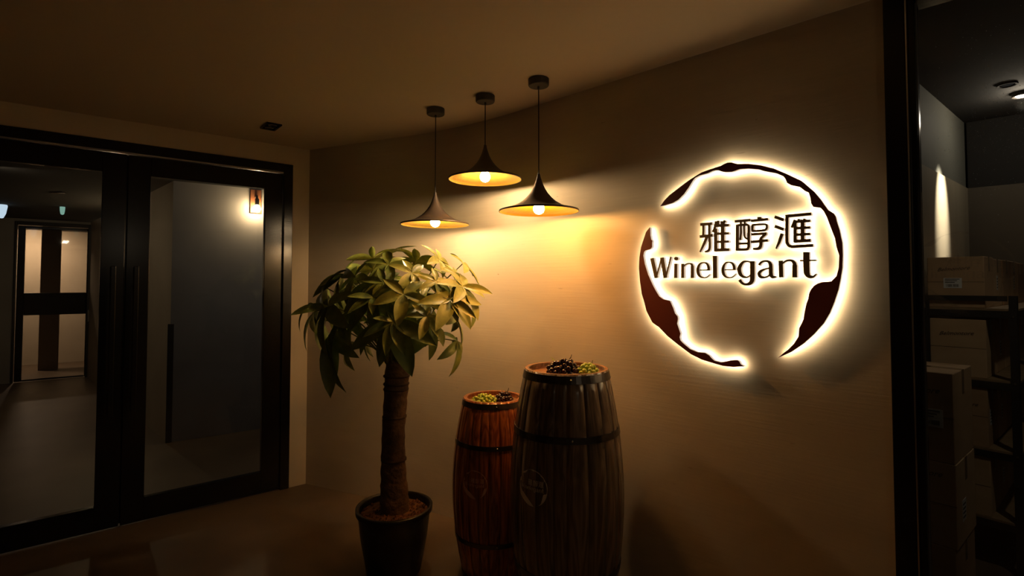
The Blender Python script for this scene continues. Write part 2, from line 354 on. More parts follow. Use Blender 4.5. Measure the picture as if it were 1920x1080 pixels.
# wall lamps in the corridor
def sconce(P, d, n, label, e, group='bare bulb sconces in the corridor'):
    t = thing('wall_sconce', P, label, 'lamp')
    a = math.atan2(d.y, d.x)
    b = MB(); b.box(-d * 0.055 + Vector((0, 0, -0.13)), d * 0.11, n * 0.02, (0, 0, 0.26)); bevel(b.build('back_plate', M['walnut'], t), 0.003)
    b = MB(); b.tube([n * 0.02 + Vector((0, 0, 0.05)), n * 0.085 + Vector((0, 0, 0.05)), n * 0.09 + Vector((0, 0, -0.01))], 0.012)
    b.tube([n * 0.09 + Vector((0, 0, 0.02)), n * 0.09 + Vector((0, 0, -0.05))], 0.022, 12); b.build('lamp_holder', M['matte'], t, smooth=False)
    b = MB(); c = n * 0.09 + Vector((0, 0, -0.085)); pr_ = [(0.012, 0.04), (0.02, 0.03), (0.034, 0.012), (0.038, -0.008), (0.034, -0.026), (0.02, -0.04), (0.001, -0.046)]
    b.lathe(pr_, 16, c); b.build('bulb', emis('sconce_bulb', (1, 0.74, 0.42), e), t, smooth=True)
    return t
p = on_plane(479, 378, CC, CN); sconce(Vector((p.x, p.y, p.z)) , CD, CN, 'bare bulb wall lamp on a wooden plate behind right door glass', 220)
# second sconce hidden by the middle stiles, lighting the side wall
hid = on_plane(226, 430, CC, sdn); sconce(hid, sdv, -sdn if (-sdn).dot(-hid) > 0 else sdn, 'bare bulb wall lamp on the side wall hidden behind the door stiles', 150)
# black guard strip on the corridor corner
z1 = on_plane(313, 608, CC, CN).z
b = MB(); b.box(CC + CN * 0.0 - CD * 0.02, CD * 0.05, CN * 0.012, (0, 0, z1)); b.box(CC - CD * 0.022 + CN * 0.012, CD * 0.012, -CN * 0.05, (0, 0, z1))
tag(b.build('corner_guard', M['matte']), 'slim black corner guard strip on the grey corridor wall edge', 'corner guard')
# ceiling mounted things in the corridor
def hang(px0, py0, px1, py1, Y): return at_y(px0, py0, Y), at_y(px1, py1, Y)
a_, c_ = hang(88, 316, 122, 338, 6.0)
t = thing('hanging_sign', ((a_.x + c_.x) / 2, 6.0, c_.z), 'small unlit hanging ceiling sign box seen through left door glass', 'sign')
b = MB(); b.box((-(c_.x - a_.x) / 2, 0, 0), (c_.x - a_.x, 0, 0), (0, 0.05, 0), (0, 0, a_.z - c_.z)); bevel(b.build('sign_box', mat('beige_plastic', (0.5, 0.42, 0.34), 0.5), t), 0.004)
b = MB(); b.tube([(0, 0.025, a_.z - c_.z), (0, 0.025, 2.668 - c_.z)], 0.008); b.box((-0.08, 0, 2.668 - c_.z - 0.012), (0.16, 0, 0), (0, 0.05, 0), (0, 0, 0.012)); b.build('hanger', M['steel'], t)
a_, c_ = hang(105, 370, 121, 384, 7.2)
t = thing('emergency_light', ((a_.x + c_.x) / 2, 7.2, c_.z), 'small emergency light with a green indicator over the far door', 'lamp')
b = MB(); hw = (c_.x - a_.x) / 2; b.box((-hw, 0, 0), (hw * 1.0, 0, 0), (0, 0.06, 0), (0, 0, a_.z - c_.z + 0.04)); b.tube([(-hw * 0.5, 0.03, 0.1), (-hw * 0.5, 0.03, 2.668 - c_.z)], 0.01); bevel(b.build('housing', mat('tan_housing', (0.4, 0.3, 0.22), 0.5), t), 0.004)
b = MB(); b.lathe([(0.001, 0.035), (0.028, 0.03), (0.032, 0.0), (0.028, -0.11), (0.02, -0.16), (0.001, -0.17)], 12, (hw * 0.55, 0.0, 0.03)); b.build('lens', emis('cool_streak', (0.5, 0.95, 0.8), 0.55), t, smooth=True)  # this glowing streak stands in for a white reflection in the glass
b = MB(); b.lathe([(0.001, 0.025), (0.02, 0.02), (0.02, -0.02), (0.001, -0.025)], 10, (hw * 0.55, -0.01, 0.09)); b.build('indicator', emis('green_indicator', (0.05, 0.9, 0.12), 1.1), t, smooth=True)
p = at_y(3, 392, 7.0)
t = thing('wall_lantern', tuple(p), 'cool white corridor lamp at the left frame edge', 'lamp')
b = MB(); b.lathe([(0.001, 0.09), (0.05, 0.08), (0.06, 0.04), (0.045, -0.06), (0.02, -0.12), (0.001, -0.125)], 14); b.build('shade', emis('cool_lamp', (0.62, 0.8, 1.0), 1.3), t, smooth=True)
b = MB(); b.tube([(0, 0, 0.08), (0, 0, 2.668 - p.z)], 0.01); b.build('rod', M['matte'], t)
p0, p1 = at_y(118, 348, 6.6), at_y(215, 361, 6.4)
b = MB(); b.tube([p0, p1, p1 + Vector((1.2, -0.2, 0))], 0.016, 8)
for k in range(3):
    q = p0.lerp(p1, k / 2); b.tube([q, (q.x, q.y, 2.668)], 0.006, 6)
tag(b.build('ceiling_pipe', M['steel']), 'thin metal conduit pipe under the dark corridor ceiling', 'pipe')

# ------------------------------------------------------------------ black post and shop window at the right
T0, T1 = wall_t(1667), wall_t(1716)
TG = T_END + 3.0
win = thing('window_1', tuple(W0 + WD * T1), 'tall black framed shop window in front of the stock room', 'window', kind='structure')
def wbox(b, t0, t1, o0, o1, z0, z1, mi=0): b.box(W0 + WD * t0 + WN * o0 + Vector((0, 0, z0)), WD * (t1 - t0), WN * (o1 - o0), (0, 0, z1 - z0), mi)
ta, tb = wall_t(1708, 0.02), wall_t(1726, 0.02)
b = MB(); wbox(b, T_END + 0.001, ta, -0.12, 0.02, 0, ZC); bevel(pbuild(b, 'post', M['black'], win), 0.004)
b = MB(); wbox(b, ta + 0.001, ta + 0.006, -0.06, 0.024, 0, ZC); bevel(tag(pbuild(b, 'steel_edge', M['steel'], win), 'thin bright edge strip on the post'), 0.001)
b = MB(); wbox(b, ta + 0.007, tb, -0.10, 0.012, 0, ZC); bevel(pbuild(b, 'window_stile', M['black'], win), 0.004)
b = MB(); wbox(b, tb, TG, -0.10, 0.012, 2.66, ZC); wbox(b, tb, TG, -0.10, 0.012, 0, 0.09); wbox(b, TG, TG + 0.08, -0.10, 0.012, 0, ZC)
bevel(pbuild(b, 'window_frame', M['black'], win), 0.004)
b = MB(); wbox(b, tb - 0.004, TG, -0.045, -0.035, 0.085, 2.665); pane = pbuild(b, 'glass_pane', M['glass'], win)
b = MB(); wbox(b, tb + 0.0005, tb + 0.0035, -0.034, -0.02, 0.09, 2.66); tag(pbuild(b, 'gasket', mat('grey_gasket', (0.16, 0.15, 0.14), 0.35), win), 'grey gasket along the glass')
# ------------------------------------------------------------------ stock room behind the window
BX = Vector((0.636, -0.772, 0)); BD = Vector((0.772, 0.636, 0)); ZS = 2.95; ZL = 2.40
KC = Vector((3.77, 4.30, 0))
def sbox(b, P, e1, e2, z0, z1, mi=0): b.box(Vector((P.x, P.y, z0)), e1, e2, (0, 0, z1 - z0), mi)
M['stock_low'] = mat('beige_stock_wall', (0.36, 0.31, 0.22), 0.7, noise=((0.32, 0.27, 0.19), 8, 8, 1))
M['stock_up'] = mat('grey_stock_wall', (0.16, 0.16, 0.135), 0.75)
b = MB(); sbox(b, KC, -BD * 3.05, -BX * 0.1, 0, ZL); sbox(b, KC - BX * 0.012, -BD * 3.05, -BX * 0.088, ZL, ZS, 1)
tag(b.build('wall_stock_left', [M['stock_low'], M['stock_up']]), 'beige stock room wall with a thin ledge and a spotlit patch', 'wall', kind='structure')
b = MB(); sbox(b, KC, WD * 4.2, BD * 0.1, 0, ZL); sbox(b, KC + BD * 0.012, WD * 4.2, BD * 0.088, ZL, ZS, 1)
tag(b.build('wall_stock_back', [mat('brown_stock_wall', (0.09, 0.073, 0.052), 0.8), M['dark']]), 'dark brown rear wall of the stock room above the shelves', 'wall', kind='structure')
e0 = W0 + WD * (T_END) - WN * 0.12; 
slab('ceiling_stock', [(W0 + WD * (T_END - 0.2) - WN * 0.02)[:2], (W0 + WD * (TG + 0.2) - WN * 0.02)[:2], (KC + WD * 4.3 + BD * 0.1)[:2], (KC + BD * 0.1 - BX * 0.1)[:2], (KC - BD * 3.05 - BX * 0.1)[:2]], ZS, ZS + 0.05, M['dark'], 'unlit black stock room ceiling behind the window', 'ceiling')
b = MB(); wbox(b, T_END, TG + 0.2, -0.12, 0.0, ZC + 0.001, ZS)
tag(b.build('wall_header_stock', M['stone']), 'wall strip above the shop window', 'wall', kind='structure')
# downlights of the stock room, plus an added fill for the carton fronts
lp = Vector((0, 0, 0)); r_ = ray(1917, 181); k_ = (ZS - 0.03 - H) / r_.z; lp = Vector((r_.x * k_, r_.y * k_, ZS))
def stock_spot(P, label, e, deep):
    t = thing('downlight', tuple(P), label, 'lamp', 'stock room downlights')
    b = MB(); b.lathe([(0.040, -0.001), (0.055, -0.001), (0.055, -deep), (0.048, -deep), (0.040, -deep + 0.004), (0.040, -0.001)], 24); b.build('can', M['dark'] if deep < 0.02 else M['matte'], t, smooth=False)
    z = -0.006 if deep < 0.02 else -0.03
    b = MB(); b.lathe([(0.001, z - 0.004), (0.03, z), (0.038, z + 0.01)], 16); b.build('lens', emis('spot_lens', (1, 0.97, 0.9), e if deep > 0.02 else 0.02), t, smooth=True)
stock_spot(lp, 'glaring stock room ceiling spot seen at top right', 40, 0.03)
sp = on_plane(1765, 330, KC, BX); sp2 = Vector((sp.x, sp.y, 0)) + BX * 0.36
stock_spot(Vector((sp2.x, sp2.y, ZS)), 'deep black ceiling spot can washing the beige stock room wall', 12, 0.010)
spot('wall_wash', (sp2.x, sp2.y, ZS - 0.05), (sp2.x - BX.x * 0.36, sp2.y - BX.y * 0.36, 2.17), 480, (1.0, 0.90, 0.74), 30, 1.0, 0.012)
spot('stock_front_fill', (2.45, 1.75, 2.9), (2.75, 3.2, 0.7), 13, (1.0, 0.86, 0.66), 62, 0.8, 0.03)  # unseen fill added near the window to light the carton fronts
fl = bpy.data.lights.new('stock_fill', 'POINT'); fl.energy = 6; fl.color = (1.0, 0.86, 0.68); fl.shadow_soft_size = 0.035
flo = bpy.data.objects.new('stock_fill', fl); COL.objects.link(flo); flo.location = (lp.x, lp.y, ZS - 0.085)

# ------------------------------------------------------------------ backlit round sign
P6 = lambda x, y: (1180 + x / 2.511, 280 + y / 2.511)
P8 = lambda x, y: (1290 + x / 6.352, 380 + y / 6.352)
P10 = lambda x, y: (1210 + x / 10.105, 470 + y / 10.105)
STAND = 0.042                                             # front of the plates, off the wall
ring_r = [(145,268),(165,240),(190,214),(215,195),(260,160),(300,133),(340,108),(385,92),(430,78),(447,68),(462,62),(480,61),(510,69),(560,68),(620,75),(680,90),(740,115),(800,143),(812,150),(835,170),(870,200),(900,235),(935,285),(962,302),(972,318),(977,340),(990,380),(1003,440),(1005,500),(1003,560),(995,610),(985,660),(965,720),(945,770),(915,820),(870,870),(820,915),(760,955),(700,982),
 (722,962),(745,945),(775,915),(796,882),(798,860),(799,842),(808,826),(820,800),(824,770),(829,748),(834,725),(843,702),(846,680),(855,660),(870,642),(885,632),(905,625),(950,622),(962,610),(975,597),(985,560),(988,500),(975,460),(968,420),(945,360),(930,320),(915,292),(900,275),(865,270),(856,255),(852,228),(845,205),(825,195),(800,176),(760,168),(742,158),(735,140),(725,127),(690,112),(650,105),(625,100),(610,94),(560,90),(520,93),(500,100),(480,106),(450,107),(430,103),(420,98),(405,98),(390,102),(370,112),(330,123),(308,135),(296,150),(278,180),(255,212),(230,237),(205,252),(185,258),(165,264)]
ring_l = [(97,367),(88,376),(78,390),(68,420),(55,460),(47,510),(45,560),(50,620),(58,680),(70,720),(80,760),(100,800),(108,815),(125,828),(140,838),(180,880),(230,920),(290,965),(340,990),(395,1007),(440,1020),(490,1025),(540,1022),(524,1012),(518,1000),(508,993),(490,993),(475,994),(455,999),(430,1003),(400,995),(388,985),(375,970),(355,958),(320,955),(285,940),(255,915),(240,900),(236,885),(240,868),(234,850),(224,820),(228,800),(226,786),(214,772),(205,745),(198,730),(190,713),(160,706),(140,692),(125,668),(110,640),(88,590),(72,540),(65,500),(68,484),(75,476),(98,470),(106,460),(106,440),(108,430),(102,424),(98,405)]
def wl(px, py, off=STAND):
    """picture point -> (t, z) on the plane in front of the sign wall"""
    p = on_plane(px, py, W0 + WN * off, WN); q = p - W0 - WN * off; return (q.dot(WD), q.z)
def cat(pts, ws, n=4):
    out, wo = [], []; P = [Vector((p[0], p[1])) for p in pts]
    for i in range(len(P) - 1):
        a, b_, c, d = P[max(i - 1, 0)], P[i], P[i + 1], P[min(i + 2, len(P) - 1)]
        for k in range(n):
            t = k / n; out.append(0.5 * ((2 * b_) + (c - a) * t + (2 * a - 5 * b_ + 4 * c - d) * t * t + (3 * b_ - a - 3 * c + d) * t ** 3)); wo.append(ws[i] * (1 - t) + ws[i + 1] * t)
    out.append(P[-1]); wo.append(ws[-1]); return out, wo
def S(*pts, w=20, curve_=False, close=False):
    ws = w if isinstance(w, (list, tuple)) else [w] * len(pts); return (list(pts), list(ws), curve_)
GLYPHS = [
 (P8, [S((145,260),(285,248),w=30), S((182,265),(182,395),w=24), S((138,404),(292,388),w=30), S((252,255),(254,395),(258,470),(256,540),(240,572),(200,585),w=[26,26,26,26,24,18],curve_=True), S((225,400),(195,480),(142,588),w=[30,28,16]),
       S((335,222),(318,300),(296,352),w=[28,26,20]), S((328,310),(330,582),w=36), S((357,215),(357,265),w=26), S((440,212),(412,262),w=26),
       S((330,275),(487,267),w=28), S((335,370),(487,364),w=26), S((335,467),(487,462),w=24), S((318,566),(492,558),w=32), S((412,220),(412,560),w=40)]),
 (P8, [S((555,222),(742,206),w=28), S((628,228),(624,275),w=20), S((674,228),(676,275),w=20), S((588,262),(586,570),w=34), S((585,270),(700,262),(722,290),w=24,curve_=True), S((722,285),(722,530),w=30), S((573,558),(690,556),(715,540),(722,515),w=28,curve_=True),
       S((630,275),(630,360),(622,445),w=[18,20,22],curve_=True), S((668,275),(672,380),(680,415),(705,432),w=18,curve_=True), S((600,488),(712,484),w=22), S((600,515),(712,540),w=1),
       S((850,170),(850,212),w=44), S((750,216),(952,196),w=26),
       S((768,262),(768,335),w=26), S((760,266),(905,256),(938,272),w=20,curve_=True), S((935,265),(938,300),(905,328),(760,338),w=[24,24,22,20],curve_=True),
       S((755,378),(938,364),w=26), S((925,372),(862,430),w=28), S((750,468),(952,448),w=28), S((868,425),(868,500),(855,535),(825,548),(775,550),w=[36,36,34,28,22],curve_=True)]),
 (P8, [S((1030,168),(1138,206),w=34), S((1032,280),(1138,320),w=34), S((1120,368),(1085,470),(1048,548),w=[36,32,14]),
       S((1158,162),(1468,132),w=32), S((1178,155),(1176,440),(1184,485),(1205,514),(1240,522),w=[36,36,34,32,30],curve_=True), S((1225,524),(1488,508),w=32),
       S((1275,205),(1232,298),w=[30,22]), S((1275,230),(1275,472),w=36), S((1318,193),(1318,235),w=26), S((1385,190),(1385,235),w=26),
       S((1262,228),(1455,214),w=28), S((1270,304),(1455,294),w=28), S((1270,382),(1455,372),w=28), S((1262,460),(1460,448),w=34), S((1364,200),(1364,460),w=44)]),
 (P10, [S((122,142),(205,515),w=64), S((206,515),(300,150),w=22), S((312,130),(378,515),w=64), S((385,512),(482,118),w=24)]),
 (P10, [S((574,245),(572,520),w=54), S((545,158),(578,152),(618,150),w=[30,72,36],curve_=True)]),
 (P10, [S((705,248),(705,520),w=52), S((728,300),(770,258),(825,243),(872,258),(888,300),w=[14,20,24,34,50],curve_=True), S((888,295),(888,520),w=56)]),
 (P10, [S((1035,368),(1222,366),w=20), S((1198,368),(1192,300),(1160,245),(1100,225),(1040,245),(1003,300),(992,370),(1003,440),(1040,492),(1100,512),(1165,498),(1222,448),w=[48,46,32,20,28,46,58,52,34,20,16,8],curve_=True)]),
 (P10, [S((1315,98),(1318,522),w=74)]),
 (P10, [S((1505,362),(1708,360),w=18), S((1682,362),(1676,295),(1640,238),(1575,216),(1515,238),(1478,300),(1466,370),(1480,440),(1520,492),(1580,512),(1655,494),(1715,436),w=[50,48,32,18,28,46,58,52,34,20,16,8],curve_=True)]),
 (P8, [S((745,712),(700,698),(655,708),(622,750),(608,795),(622,850),(655,882),(700,888),(745,862),w=[14,16,24,38,44,40,26,15,10],curve_=True), S((765,696),(765,890),(752,945),(715,970),(670,972),(635,950),(612,918),w=[52,52,46,30,22,28,34],curve_=True)]),
 (P8, [S((845,745),(868,712),(910,695),(955,702),(982,740),(984,800),(986,850),(1005,885),(1048,882),w=[26,22,18,26,42,46,46,34,10],curve_=True), S((985,775),(925,788),(870,812),(845,845),(862,882),(900,890),(945,878),(985,845),w=[12,14,28,38,32,20,14,12],curve_=True)]),
 (P8, [S((1103,690),(1108,890),w=48), S((1122,728),(1170,692),(1225,688),(1262,715),(1270,750),w=[12,18,24,38,50],curve_=True), S((1270,745),(1270,892),w=54)]),
 (P8, [S((1408,588),(1410,800),(1420,850),(1445,880),(1490,882),(1528,848),w=[72,70,62,40,22,10],curve_=True), S((1333,690),(1522,686),w=14)]),
]
def glyph_quads(fn, strokes):
    """strokes -> list of ribbons in sign-plane coordinates [(left pts, right pts)]"""
    out = []
    wk = 3 if fn is P8 else 3
    for pts, ws, cv in strokes:
        if max(ws) < 2: continue
        ws = [q + wk for q in ws]
        if cv: P, W = cat(pts, ws)
        else: P, W = [Vector(p) for p in pts], ws
        L, Rr = [], []
        for i in range(len(P)):
            d = (P[min(i + 1, len(P) - 1)] - P[max(i - 1, 0)]).normalized(); n = Vector((-d.y, d.x)) * W[i] / 2
            L.append(wl(*fn(*(P[i] + n)))); Rr.append(wl(*fn(*(P[i] - n))))
        out.append((L, Rr))
    return out
QUADS = [glyph_quads(fn, st) for fn, st in GLYPHS]
RINGS = [[wl(*P6(*p)) for p in ring_r], [wl(*P6(*p)) for p in ring_l]]
def w3(t, z, o): return W0 + WD * t + WN * o + Vector((0, 0, z))
sc_t, sc_z = wl(1391, 497)
sign = thing('wall_sign', tuple(w3(sc_t, RINGS[1][21][1], 0)), 'round backlit company sign with red ring strokes and brown lettering on the beige wall', 'sign')
GAP, PT = 0.020, 0.004
def prism(b, poly, o0, o1, front=True, back=True, sides=True, mi=(0, 0, 0)):
    n = len(poly); vs = [w3(p[0], p[1], o0) for p in poly] + [w3(p[0], p[1], o1) for p in poly]
    if back: b.add(vs, [tuple(range(n))], mi[1])
    if front: b.add(vs, [tuple(range(2 * n - 1, n - 1, -1))], mi[0])
    if sides: b.add(vs, [(i, (i + 1) % n, n + (i + 1) % n, n + i) for i in range(n)], mi[2])
def plate_obj(name, polys, m, lbl=None):
    b = MB(); eps = 0
    for p in polys:
        prism(b, p, STAND - PT, STAND + eps); eps += 0.00012
    o = pbuild(b, name, m, sign, fixn=True)
    b = MB()
    for p in polys: prism(b, p, GAP, STAND - PT, front=False, mi=(0, 1, 0))
    g = pbuild(b, 'glowing_acrylic', [M['ledside'], M['led']], o, fixn=False)
    if lbl: tag(o, lbl)
    tag(g, 'glowing white acrylic body behind the face plate'); return o
def tri_safe(o):
    bm = bmesh.new(); bm.from_mesh(o.data); bmesh.ops.triangulate(bm, faces=[f for f in bm.faces if len(f.verts) > 4]); bm.to_mesh(o.data); bm.free()
for i, rg in enumerate(RINGS):
    o = plate_obj('ring_stroke', [rg], M['red'], ['long right ring stroke ending in a red wine-drop shape', 'left ring stroke in wine red with a ragged inner edge'][i])
    tri_safe(o); tri_safe(o.children[0])
NM = ['Chinese character plate', 'Chinese character plate', 'Chinese character plate'] + ['letter plate'] * 10
for i, q in enumerate(QUADS):
    polys = []
    for L, Rr in q:
        polys.append(L + Rr[::-1])
    b = MB(); eps = 0.0; g = MB()
    for L, Rr in q:
        n = len(L)
        for (bb, o0, o1, mf, mbk, ms) in ((b, STAND - PT, STAND + eps, 0, 0, 0), (g, GAP, STAND - PT, None, 1, 0)):
            vs = [w3(*p, o0) for p in L] + [w3(*p, o0) for p in Rr] + [w3(*p, o1) for p in L] + [w3(*p, o1) for p in Rr]
            for k in range(n - 1):
                bb.add([vs[k], vs[k + 1], vs[n + k + 1], vs[n + k]], [(0, 1, 2, 3)], mbk)
                if mf is not None: bb.add([vs[2 * n + k], vs[2 * n + k + 1], vs[3 * n + k + 1], vs[3 * n + k]], [(3, 2, 1, 0)], mf)
                bb.add([vs[k], vs[k + 1], vs[2 * n + k + 1], vs[2 * n + k]], [(0, 1, 2, 3)], ms)
                bb.add([vs[n + k], vs[n + k + 1], vs[3 * n + k + 1], vs[3 * n + k]], [(0, 1, 2, 3)], ms)
            for k in (0, n - 1): bb.add([vs[k], vs[n + k], vs[3 * n + k], vs[2 * n + k]], [(0, 1, 2, 3)], ms)
        eps += 0.00015
    o = pbuild(b, 'character' if i < 3 else 'letter', M['brown'], sign, fixn=False)
    gg = pbuild(g, 'glowing_acrylic', [M['ledside'], M['led']], o, fixn=False); tag(gg, 'glowing white acrylic body behind the face plate')

# faint vinyl logo on the glass, and a mapped copy of the logo for other surfaces
def logo(fnmap, name, m, parent, rings=True, th=0.0):
    b = MB()
    if rings:
        for rg in RINGS:
            n = len(rg); bm = bmesh.new(); vv = [bm.verts.new((p[0], p[1], 0)) for p in rg]; bm.faces.new(vv)
            bmesh.ops.triangulate(bm, faces=bm.faces); bm.verts.index_update()
            b.add([fnmap(v.co.x - sc_t, v.co.y - sc_z) for v in bm.verts], [tuple(v.index for v in f.verts) for f in bm.faces]); bm.free()
    for q in QUADS:
        for L, Rr in q:
            for k in range(len(L) - 1):
                b.add([fnmap(p[0] - sc_t, p[1] - sc_z) for p in (L[k], L[k + 1], Rr[k + 1], Rr[k])], [(0, 1, 2, 3)])
    return pbuild(b, name, m, parent, fixn=False)
gp = on_plane(1772, 478, W0 - WN * 0.034, WN); gt = (gp - W0 + WN * 0.034).dot(WD); gz = gp.z
hx, hz = wl(1311, 417); SCL = 0.32
mfr = bpy.data.materials.new('faint_frosted_vinyl'); mfr.use_nodes = True; nt = mfr.node_tree; nt.nodes.clear()
t_ = nt.nodes.new('ShaderNodeBsdfTransparent'); d_ = nt.nodes.new('ShaderNodeBsdfDiffuse'); d_.inputs[0].default_value = (0.8, 0.78, 0.7, 1)
x_ = nt.nodes.new('ShaderNodeMixShader'); x_.inputs[0].default_value = 0.12; o_ = nt.nodes.new('ShaderNodeOutputMaterial')
nt.links.new(t_.outputs[0], x_.inputs[1]); nt.links.new(d_.outputs[0], x_.inputs[2]); nt.links.new(x_.outputs[0], o_.inputs[0])
lg = logo(lambda x, y: w3(gt + (x - (hx - sc_t)) * SCL, gz + (y - (hz - sc_z)) * SCL, -0.0335), 'window_lettering', mfr, win)
tag(lg, 'faint frosted round logo on the glass')
# dust specks on the glass, their spread shaped like the glare around the ceiling spot
b = MB(); rr = random.Random(3)
for i in range(420):
    px = 1920 - abs(rr.gauss(0, 90)); py = 200 + rr.gauss(0, 75) + (1920 - px) * 0.25
    if px < 1735: continue
    q = on_plane(px, py, W0 - WN * 0.0345, WN); tt = (q - W0).dot(WD); s_ = rr.uniform(0.0003, 0.0010)
    b.add([w3(tt - s_, q.z, -0.0346), w3(tt, q.z - s_, -0.0346), w3(tt + s_, q.z, -0.0346), w3(tt, q.z + s_, -0.0346)], [(0, 1, 2, 3)])
mdu = bpy.data.materials.new('dust_speck'); mdu.use_nodes = True; nt = mdu.node_tree; nt.nodes.clear()
t_ = nt.nodes.new('ShaderNodeBsdfTranslucent'); t_.inputs[0].default_value = (1, 1, 1, 1); o_ = nt.nodes.new('ShaderNodeOutputMaterial'); nt.links.new(t_.outputs[0], o_.inputs[0])
tag(pbuild(b, 'dust_specks', mdu, win, fixn=False), kind='stuff')

# ------------------------------------------------------------------ pendant lamps
canopy = [(0.142699, 2.77), (-0.1565, 3.02), (-0.4795, 3.25)]
rimz = [1.9972, 2.2180, 1.9801]
plabels = ['pendant lamp on the right, nearest the sign, hanging low', 'middle pendant lamp hanging highest of the three', 'left pendant lamp hanging low above the potted tree']
def shade_profile():
    tb = [(0, .035), (.1, .05), (.2, .08), (.32, .12), (.44, .175), (.55, .24), (.66, .33), (.75, .42), (.82, .52), (.88, .62), (.925, .74), (.96, .86), (.985, .95)]
    return [(r * 0.212, 0.195 * (1 - q) + 0.008) for q, r in tb]
def make_pendant(x, y, rz, label, bm_='bulb'):
    t = thing('pendant_lamp', (x, y, rz), label, 'lamp', 'dark wide-brimmed pendant lamps with gold insides')
    pr = shade_profile(); rim = 0.212
    outer = pr + [(rim, 0.009), (rim + 0.001, 0.0), (rim - 0.003, 0.0)]
    b = MB(); b.lathe(outer, 56); b.build('lamp_shade', M['lampblack'], t, smooth=True)
    inner = [(max(r - 0.004, 0.003), z - 0.006) for r, z in pr if r < 0.20] + [(rim - 0.006, 0.006), (rim - 0.003, 0.0005)]
    b = MB(); b.lathe(inner, 56); tag(b.build('shade_lining', M['gold'], t, smooth=True), 'gold inner lining of the shade')
    b = MB(); b.lathe([(0.001, 0.045), (0.017, 0.045), (0.019, 0.03), (0.019, 0.028)], 16); b.tube([(0, 0, 0.045), (0, 0, 0.12)], 0.012, 10); b.build('lamp_socket', M['matte'], t)
    b = MB(); c = 0.018; b.lathe([(0.001, 0.034), (0.014, 0.03), (0.024, 0.018), (0.029, 0.004), (0.029, -0.008), (0.024, -0.02), (0.013, -0.029), (0.001, -0.032)], 20, (0, 0, c)); b.build('bulb', M[bm_], t, smooth=True)
    zc = ZC - rz
    b = MB(); b.tube([(0, 0, 0.2), (0, 0, zc - 0.03)], 0.0032, 8); b.build('cord', M['matte'], t)
    b = MB(); b.lathe([(0.001, zc - 0.040), (0.052, zc - 0.040), (0.056, zc - 0.034), (0.056, zc - 0.0005), (0.001, zc - 0.0005)], 32)
    b.tube([(0, 0, zc - 0.055), (0, 0, zc - 0.04)], 0.007); bevel(b.build('ceiling_canopy', M['matte'], t), 0.002)
for (x, y), z, lb, bk in zip(canopy, rimz, plabels, ('bulb2', 'bulb', 'bulb')): make_pendant(x, y, z, lb, bk)

# black square double downlight in the ceiling
r = ray(508, 236); k = (ZC - H) / r.z; dp_ = Vector((r.x * k, r.y * k, ZC))
t = thing('recessed_downlight', tuple(dp_), 'black twin downlight recessed in the ceiling over the door, unlit', 'lamp')
t.rotation_euler = (0, 0, math.radians(-50))
b = MB(); b.box((-0.085, -0.05, -0.010), (0.17, 0, 0), (0, 0.012, 0), (0, 0, 0.0095)); b.box((-0.085, 0.038, -0.010), (0.17, 0, 0), (0, 0.012, 0), (0, 0, 0.0095)); b.box((-0.085, -0.038, -0.010), (0.012, 0, 0), (0, 0.076, 0), (0, 0, 0.0095)); b.box((0.073, -0.038, -0.010), (0.012, 0, 0), (0, 0.076, 0), (0, 0, 0.0095)); b.box((-0.006, -0.038, -0.009), (0.012, 0, 0), (0, 0.076, 0), (0, 0, 0.008))
b.box((-0.073, -0.038, -0.003), (0.146, 0, 0), (0, 0.076, 0), (0, 0, 0.0025)); b.build('bezel', M['black'], t)
for sx in (-0.04, 0.04):
    b = MB(); b.lathe([(0.028, -0.0075), (0.022, -0.005), (0.012, -0.004), (0.001, -0.0035)], 16, (sx, 0, 0)); b.build('reflector', M['steel'], t, smooth=True)

